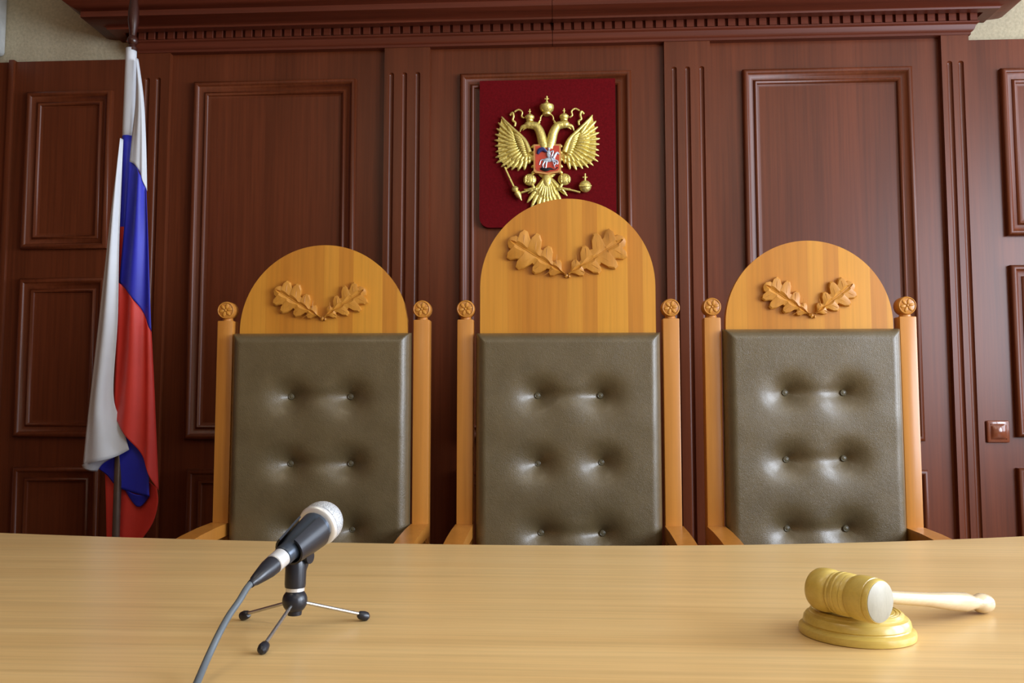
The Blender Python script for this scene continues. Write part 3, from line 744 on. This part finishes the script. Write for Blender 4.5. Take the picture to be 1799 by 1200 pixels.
# microphone
e2 = empty('microphone', tail); tag(e2, 'dark handheld microphone with a silver ball head, pointing towards the left chair', 'microphone')
m = MB(); m.lathe((0, 0, 0), ax, [(0, .0115), (.002, .0125), (.014, .0128), (LN*.35, .0165), (LN*.68, .0205), (LN*.74, .0212), (LN*.755, .0200)], 36); m.build('body', M['micbody'], e2)
m = MB(); gc = ax*(LN+.001)
m.lathe(ax*(LN*.72), ax, [(LN*.03, .0205), (LN*.045, .0252), (LN*.06, .0268), (LN*.085, .0274), (LN*.105, .0270), (LN*.115, .0260)], 40); m.build('grille_ring', M['chrome'], e2)
m = MB(); q0 = ax*(LN*.855); prof = []
for k in range(0, 13):
    a = R(-12+102*k/12); prof.append((.0272*math.sin(a)*1.0+.004, .0272*math.cos(a)))
m.lathe(q0, ax, prof, 40); m.build('grille', M['grille'], e2)
m = MB(); sp_ = ax*(LN*.72)+(side*.55-Vector((0, 0, 0))).normalized()*0; nrm = (-(Mr @ Vector((0, 0, -1)))+upv*(-.55)+Vector((.45, 0, 0))).normalized(); nrm = (nrm-ax*nrm.dot(ax)).normalized()
m.lathe(ax*(LN*.74)+nrm*.0190, nrm, [(0, .0042), (.0016, .0042), (.0022, .003)], 16); m.build('switch', M['black'], e2)
# cable: connector + cord
e3 = empty('microphone_cable', tail-ax*.018); tag(e3, 'grey cord with a plug running from the microphone to the lower frame edge', 'cable')
m = MB(); m.lathe(ax*.0175, -ax, [(0, .0105), (.001, .0115), (.017, .0115), (.018, .0105)], 28); m.build('plug_collar', M['chrome'], e3)
m = MB(); m.lathe((0, 0, 0), -ax, [(0, .0095), (.002, .0112), (.012, .0108), (.024, .0088), (.038, .0062), (.040, .0050), (.046, .0044)], 28); m.build('plug_sleeve', M['black'], e3)
c0 = tail-ax*.060
def onT(px, py, z): return PZ(px, py, z)
cp = [c0+ax*.012, c0-ax*.008, PY(420, 1056, c0.y-.026), PY(402, 1082, c0.y-.044), PY(384, 1115, c0.y-.066), PY(363, 1160, c0.y-.092), PZ(346, 1200, .760), PZ(325, 1250, .7545), PZ(300, 1320, .7545), PZ(285, 1400, .7545)]
m = MB(); oo = Vector(e3.location); m.tube([p-oo for p in cp], .0037, 12, 8); m.build('cord', M['cord'], e3)

# ================================================================== GAVEL AND BLOCK
bc = (.3645, -2.108)
e = empty('sound_block', (bc[0], bc[1], Zt)); tag(e, 'round stepped yellow wood sound block lying under the gavel', 'sound block')
m = MB(); m.lathe((0, 0, 0), (0, 0, 1), [(0, .0655), (.001, .0672), (.005, .0680), (.009, .0672), (.0115, .0640), (.0120, .0618), (.0135, .0612), (.0150, .0625), (.0200, .0615), (.0235, .0590), (.0245, .0560), (.0255, .0548), (.0275, .0545), (.0300, .0520), (.0303, .0500), (.0292, .0490), (.0303, .0480), (.0303, .0455), (.0292, .0445), (.0303, .0435), (.0303, .041)], 64)
m.build('block', M['gavelwood'], e)
gr = .0262; gz = Zt+.0305+gr
gc = PZ(1486, 1044, gz); ga = Vector((.56, -.828, 0)).normalized()
e = empty('gavel', (gc.x, gc.y, gz)); tag(e, 'yellow varnished wooden gavel resting on its round block', 'gavel')
hl = .092
prof = [(0, .0150), (.001, .0185), (.004, .0222), (.008, .0248), (.013, .0258), (.020, .0262), (.026, .0258), (.030, .0240), (.0315, .0225), (.033, .0240), (.036, .0250), (.0375, .0240), (.039, .0252),
        (.0435, .0254), (.045, .0242), (.0465, .0254), (.051, .0252), (.0525, .0240), (.054, .0250), (.057, .0240), (.0585, .0225), (.060, .0240), (.064, .0256), (.070, .0262), (.079, .0260), (.084, .0256), (.0845, .0246), (.0855, .0246), (.0865, .0254), (.090, .0250), (.092, .0238)]
m = MB(); m.lathe(-ga*hl/2, ga, prof, 48); m.build('head', M['gavelwood'], e, ang=40)
m = MB(); m.lathe(ga*(hl/2-.001), ga, [(0, .0232), (.0016, .0232), (.0020, .0225)], 48); f = m.build('striking_face', M['gavelface'], e); f['label'] = 'pale unvarnished striking face'
hp = Vector((-ga.y, ga.x, 0)).normalized()
hend = PZ(1728, 1060, Zt+.0135)-Vector((gc.x, gc.y, gz))
hd = hend.normalized(); ll = hend.length
m = MB(); m.lathe(hd*.018, hd, [(0, .0070), (.02, .0078), (.035, .0092), (.040, .0105), (.044, .0086), (.06, .0078), (ll*.50, .0088), (ll*.66, .0115), (ll*.78, .0125), (ll-.045, .0095), (ll-.038, .0085), (ll-.034, .0105), (ll-.026, .0128), (ll-.018, .0130), (ll-.010, .0115), (ll-.006, .0070), (ll-.005, .003)], 28)
m.build('handle', M['gavelhandle'], e)

# ================================================================== CEILING LAMPS (outside the frame, they give the room light)
for x, y in ((-.9, -2.9), (1.1, -2.9), (-.9, -4.9), (1.1, -4.9)):
    e = empty('ceiling_lamp', (x, y, ZC)); tag(e, 'white rectangular ceiling lamp above the desk area', 'ceiling lamp', 'ceiling lamps')
    m = MB(); m.box(-.6, .6, -.3, .3, -.07, 0, .004); m.build('lamp_housing', M['white'], e)
